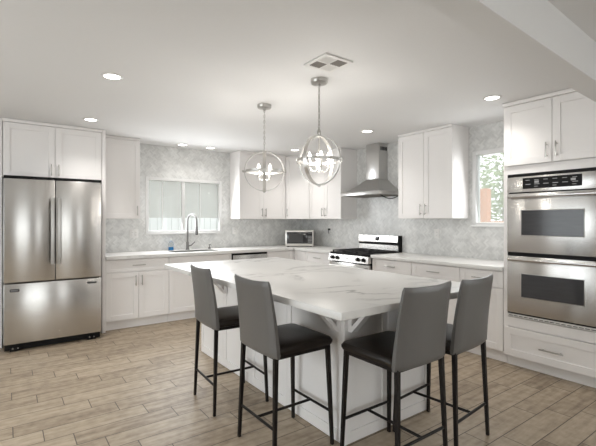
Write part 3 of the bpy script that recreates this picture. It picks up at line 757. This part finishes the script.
# ------------------------------------------------------------------ pendants
def make_pendant(label, x, y, az):
    r = thing('pendant_light', label, 'pendant lamp', (x, y, 1.812), az, 'globe pendants over the island')
    R = .19; top = CEIL-1.812-.001
    bm = BM(); lathe(bm, [(.066, top), (.066, top-.024), (.060, top-.032), (.012, top-.036), (.012, top-.05)], 28); obj('canopy', bm, 'nickel', r, True)
    bm = BM(); z = top-.055; k = 0
    while z > R+.045:
        e1 = Vector((1, 0, 0)) if k % 2 else Vector((0, 1, 0))
        torus(bm, (0, 0, z), e1, Vector((0, 0, 1)), .0075, .0165, .0024); z -= .0255; k += 1
    tube(bm, [(0, 0, top-.03), (0, 0, top-.30)], .0016, 6)
    obj('chain', bm, 'nickel', r, True)
    bm = BM(); torus(bm, (0, 0, R+.026), Vector((1, 0, 0)), Vector((0, 0, 1)), .018, .026, .004, 18); obj('loop', bm, 'nickel', r, True)
    bm = BM(); ring_band(bm, R, .030, .005, (1, 0, 0), (0, 0, 1)); obj('ring', bm, 'lampmetal', r, True)
    bm = BM(); ring_band(bm, R-.006, .020, .008, (0, 1, 0), (0, 0, 1)); obj('ring', bm, 'lampmetal', r, True)
    bm = BM(); ring_band(bm, R-.012, .020, .004, (1, 0, 0), (0, 1, 0)); obj('ring', bm, 'lampmetal', r, True)
    for s in (-1, 1):
        bm = BM(); tube(bm, [(0, s*(R-.02), 0), (0, s*(R+.006), 0), (0, s*(R+.016), 0)], [.012, .013, .011], 14); obj('knob', bm, 'lampmetal', r, True)
    bm = BM(); tube(bm, [(0, 0, R-.004), (0, 0, .03), (0, 0, -.075)], .005, 8)
    lathe(bm, [(.004, -.09), (.016, -.08), (.018, -.07), (.008, -.06)], 14); lathe(bm, [(.010, -R-.012), (.012, -R), (.005, -R+.01)], 12)
    for q in range(4):
        a = q*PI/2+PI/4; c, s = math.cos(a), math.sin(a)
        tube(bm, [(c*.008, s*.008, -.07), (c*.035, s*.035, -.085), (c*.065, s*.065, -.075), (c*.075, s*.075, -.045)], .004, 8)
        lathe(bm, [(.006, -.05), (.015, -.045), (.015, -.040)], 12, (c*.075, s*.075, 0))
    obj('candelabra', bm, 'lampmetal', r, True)
    for q in range(4):
        a = q*PI/2+PI/4; c, s = math.cos(a)*.075, math.sin(a)*.075
        bm = BM(); lathe(bm, [(.0095, -.040), (.0095, .010)], 12, (c, s, 0)); obj('candle_sleeve', bm, 'candle', r, True)
        bm = BM(); lathe(bm, [(.006, .010), (.013, .024), (.014, .034), (.008, .052), (.001, .066)], 12, (c, s, 0)); obj('bulb', bm, 'bulb', r, True)
    l = bpy.data.lights.new('pendant_glow', 'POINT'); l.energy = 6.5; l.color = (1, .96, .90); l.shadow_soft_size = .07
    lo = bpy.data.objects.new('pendant_glow', l); COL.objects.link(lo); lo.location = (x, y, 1.85)
    return r
# x axis of the wide ring: edge-on for the far lamp, oblique for the near one
make_pendant('round nickel globe pendant over island, farther one before the white cabinets', 1.97, 3.243, math.radians(58.7))
make_pendant('round nickel globe pendant hanging below the ceiling vent', 1.957, 2.41, math.radians(50.9-33))

# ------------------------------------------------------------------ ceiling fixtures
def can(label, x, y, watt=26):
    r = thing('recessed_light', label, 'ceiling light', (x, y, CEIL), 0, 'recessed ceiling lights')
    bm = BM()
    n = 32; prof = [(.058, -.001), (.058, -.007), (.074, -.006), (.080, -.001)]
    secs = [[(rr*math.cos(2*PI*k/n), rr*math.sin(2*PI*k/n), z) for rr, z in prof] for k in range(n)]; secs.append(secs[0])
    loft(bm, secs, False); bmesh.ops.remove_doubles(bm, verts=bm.verts[:], dist=1e-6); obj('trim_ring', bm, 'plate', r, True)
    bm = BM(); lathe(bm, [(.0575, -.001), (.0575, -.004)], 28); obj('lens', bm, 'lens', r, True)
    l = bpy.data.lights.new('can_glow', 'SPOT'); l.energy = watt; l.color = (1, .97, .93); l.spot_size = math.radians(125); l.spot_blend = 1.0; l.shadow_soft_size = .06
    o = bpy.data.objects.new('can_glow', l); COL.objects.link(o); o.location = (x, y, CEIL-.02)
    return r
can('recessed ceiling light in open ceiling in front of fridge', .651, 3.267, 30)
can('recessed ceiling light right above the fridge cabinet doors', .744, 4.80, 34)
can('recessed ceiling light over sink window, nearer the fridge', 2.055, 5.62, 7)
can('recessed ceiling light over sink window, nearer the pendants', 2.475, 5.62, 7)
can('recessed ceiling light before the corner cabinet behind near pendant', 3.60, 5.02)
can('recessed ceiling light in front of range hood cabinets', 3.553, 3.451, 18)
can('recessed ceiling light before the oven tower cabinet', 3.478, 1.861, 18)
vt = thing('ceiling_vent', 'square white ceiling vent with dark louvred quarters near pendant', 'vent', (1.797, 2.115, CEIL))
bm = BM(); hw = .120; fw = .026
for a in ((-hw, hw, -hw, -hw+fw), (-hw, hw, hw-fw, hw), (-hw, -hw+fw, -hw+fw, hw-fw), (hw-fw, hw, -hw+fw, hw-fw)): box(bm, *a, -.010, -.001)
box(bm, -.006, .006, -hw+fw, hw-fw, -.010, -.001); box(bm, -hw+fw, hw-fw, -.006, .006, -.010, -.001)
obj('vent_frame', bm, 'plate', vt)
bx('vent_duct', 'duct', vt, -hw+fw, hw-fw, -hw+fw, hw-fw, -.0015, -.0005)
def louvres(x0, x1, y0, y1, along, m, tilt):
    bm = BM(); n = 6
    for k in range(n):
        u = (k+.5)/n
        if along == 'x':
            y = y0+(y1-y0)*u; loft(bm, [[(x, y-.006, -.0085+tilt), (x, y+.006, -.0085-tilt), (x, y+.006, -.0075-tilt), (x, y-.006, -.0075+tilt)] for x in (x0, x1)])
        else:
            x = x0+(x1-x0)*u; loft(bm, [[(x-.006, y, -.0085+tilt), (x+.006, y, -.0085-tilt), (x+.006, y, -.0075-tilt), (x-.006, y, -.0075+tilt)] for y in (y0, y1)])
    return obj('louvre', bm, m, vt)
q = hw-fw
louvres(-q, -.006, .006, q, 'y', 'duct', .004); louvres(.006, q, .006, q, 'x', 'plate', .003); louvres(-q, -.006, -q, -.006, 'x', 'plate', .003); louvres(.006, q, -q, -.006, 'y', 'duct', .004)

# ------------------------------------------------------------------ outdoors
fe = thing('garden_fence', 'white board fence outside the sink window', 'fence', (-1.0, 8.6, -.11))
for k in range(7):
    bx('fence_post', 'fence', fe, k*1.25-.05, k*1.25+.05, -.02, .10, 0, 1.62, bev=.004)
bm = BM()
for k in range(50): box(bm, k*.15+.002, k*.15+.146, .02, .045, .05, 1.52)
obj('fence_boards', bm, 'fence', fe)
hb = thing('neighbour_house', 'grey stucco house wall beyond the white fence', 'house', (-3, 11.5, -.11))
bx('house_wall', 'stucco', hb, 0, 14, 0, .3, 0, 4.5)
bm = BM(); loft(bm, [[(x, -.7, 4.3), (x, 2.5, 6.2), (x, 2.5, 6.0), (x, -.7, 4.15)] for x in (-.5, 14.5)]); obj('roof', bm, 'terracotta', hb)
def tree(label, x, y, h, seed):
    rnd = random.Random(seed)
    r = thing('garden_tree', label, 'tree', (x, y, -.11), 0)
    bm = BM(); tube(bm, [(0, 0, 0), (.03, .02, h*.4), (0, .05, h*.75)], [.09, .07, .03], 9); obj('trunk', bm, 'bark', r, True)
    bm = BM()
    for k in range(2600):
        d = Vector((rnd.gauss(0, 1), rnd.gauss(0, 1), rnd.gauss(0, 1))).normalized()*rnd.random()**.4
        c = Vector((d.x*1.0, d.y*1.0, h*.62+d.z*h*.40)); s = rnd.uniform(.04, .085)
        a = Vector((rnd.gauss(0, 1), rnd.gauss(0, 1), rnd.gauss(0, .6))).normalized(); b = a.orthogonal().normalized()
        vs = [bm.verts.new(c+v) for v in (a*s, b*s*.5, -a*s, -b*s*.5)]; bm.faces.new(vs)
    obj('foliage', bm, 'leaf', r)
tree('green garden tree outside the small window beside the ovens', 8.6, 4.3, 3.4, 3)
gw = thing('garden_wall', 'terracotta garden pillar and wall outside small window', 'wall', (7.2, 3.98, -.11))
bx('pillar', 'terracotta', gw, -.07, .07, -.07, .07, 0, 2.05, bev=.01)
bx('low_wall', 'terracotta', gw, -.05, .05, -.35, -.075, 0, 1.45, bev=.01)
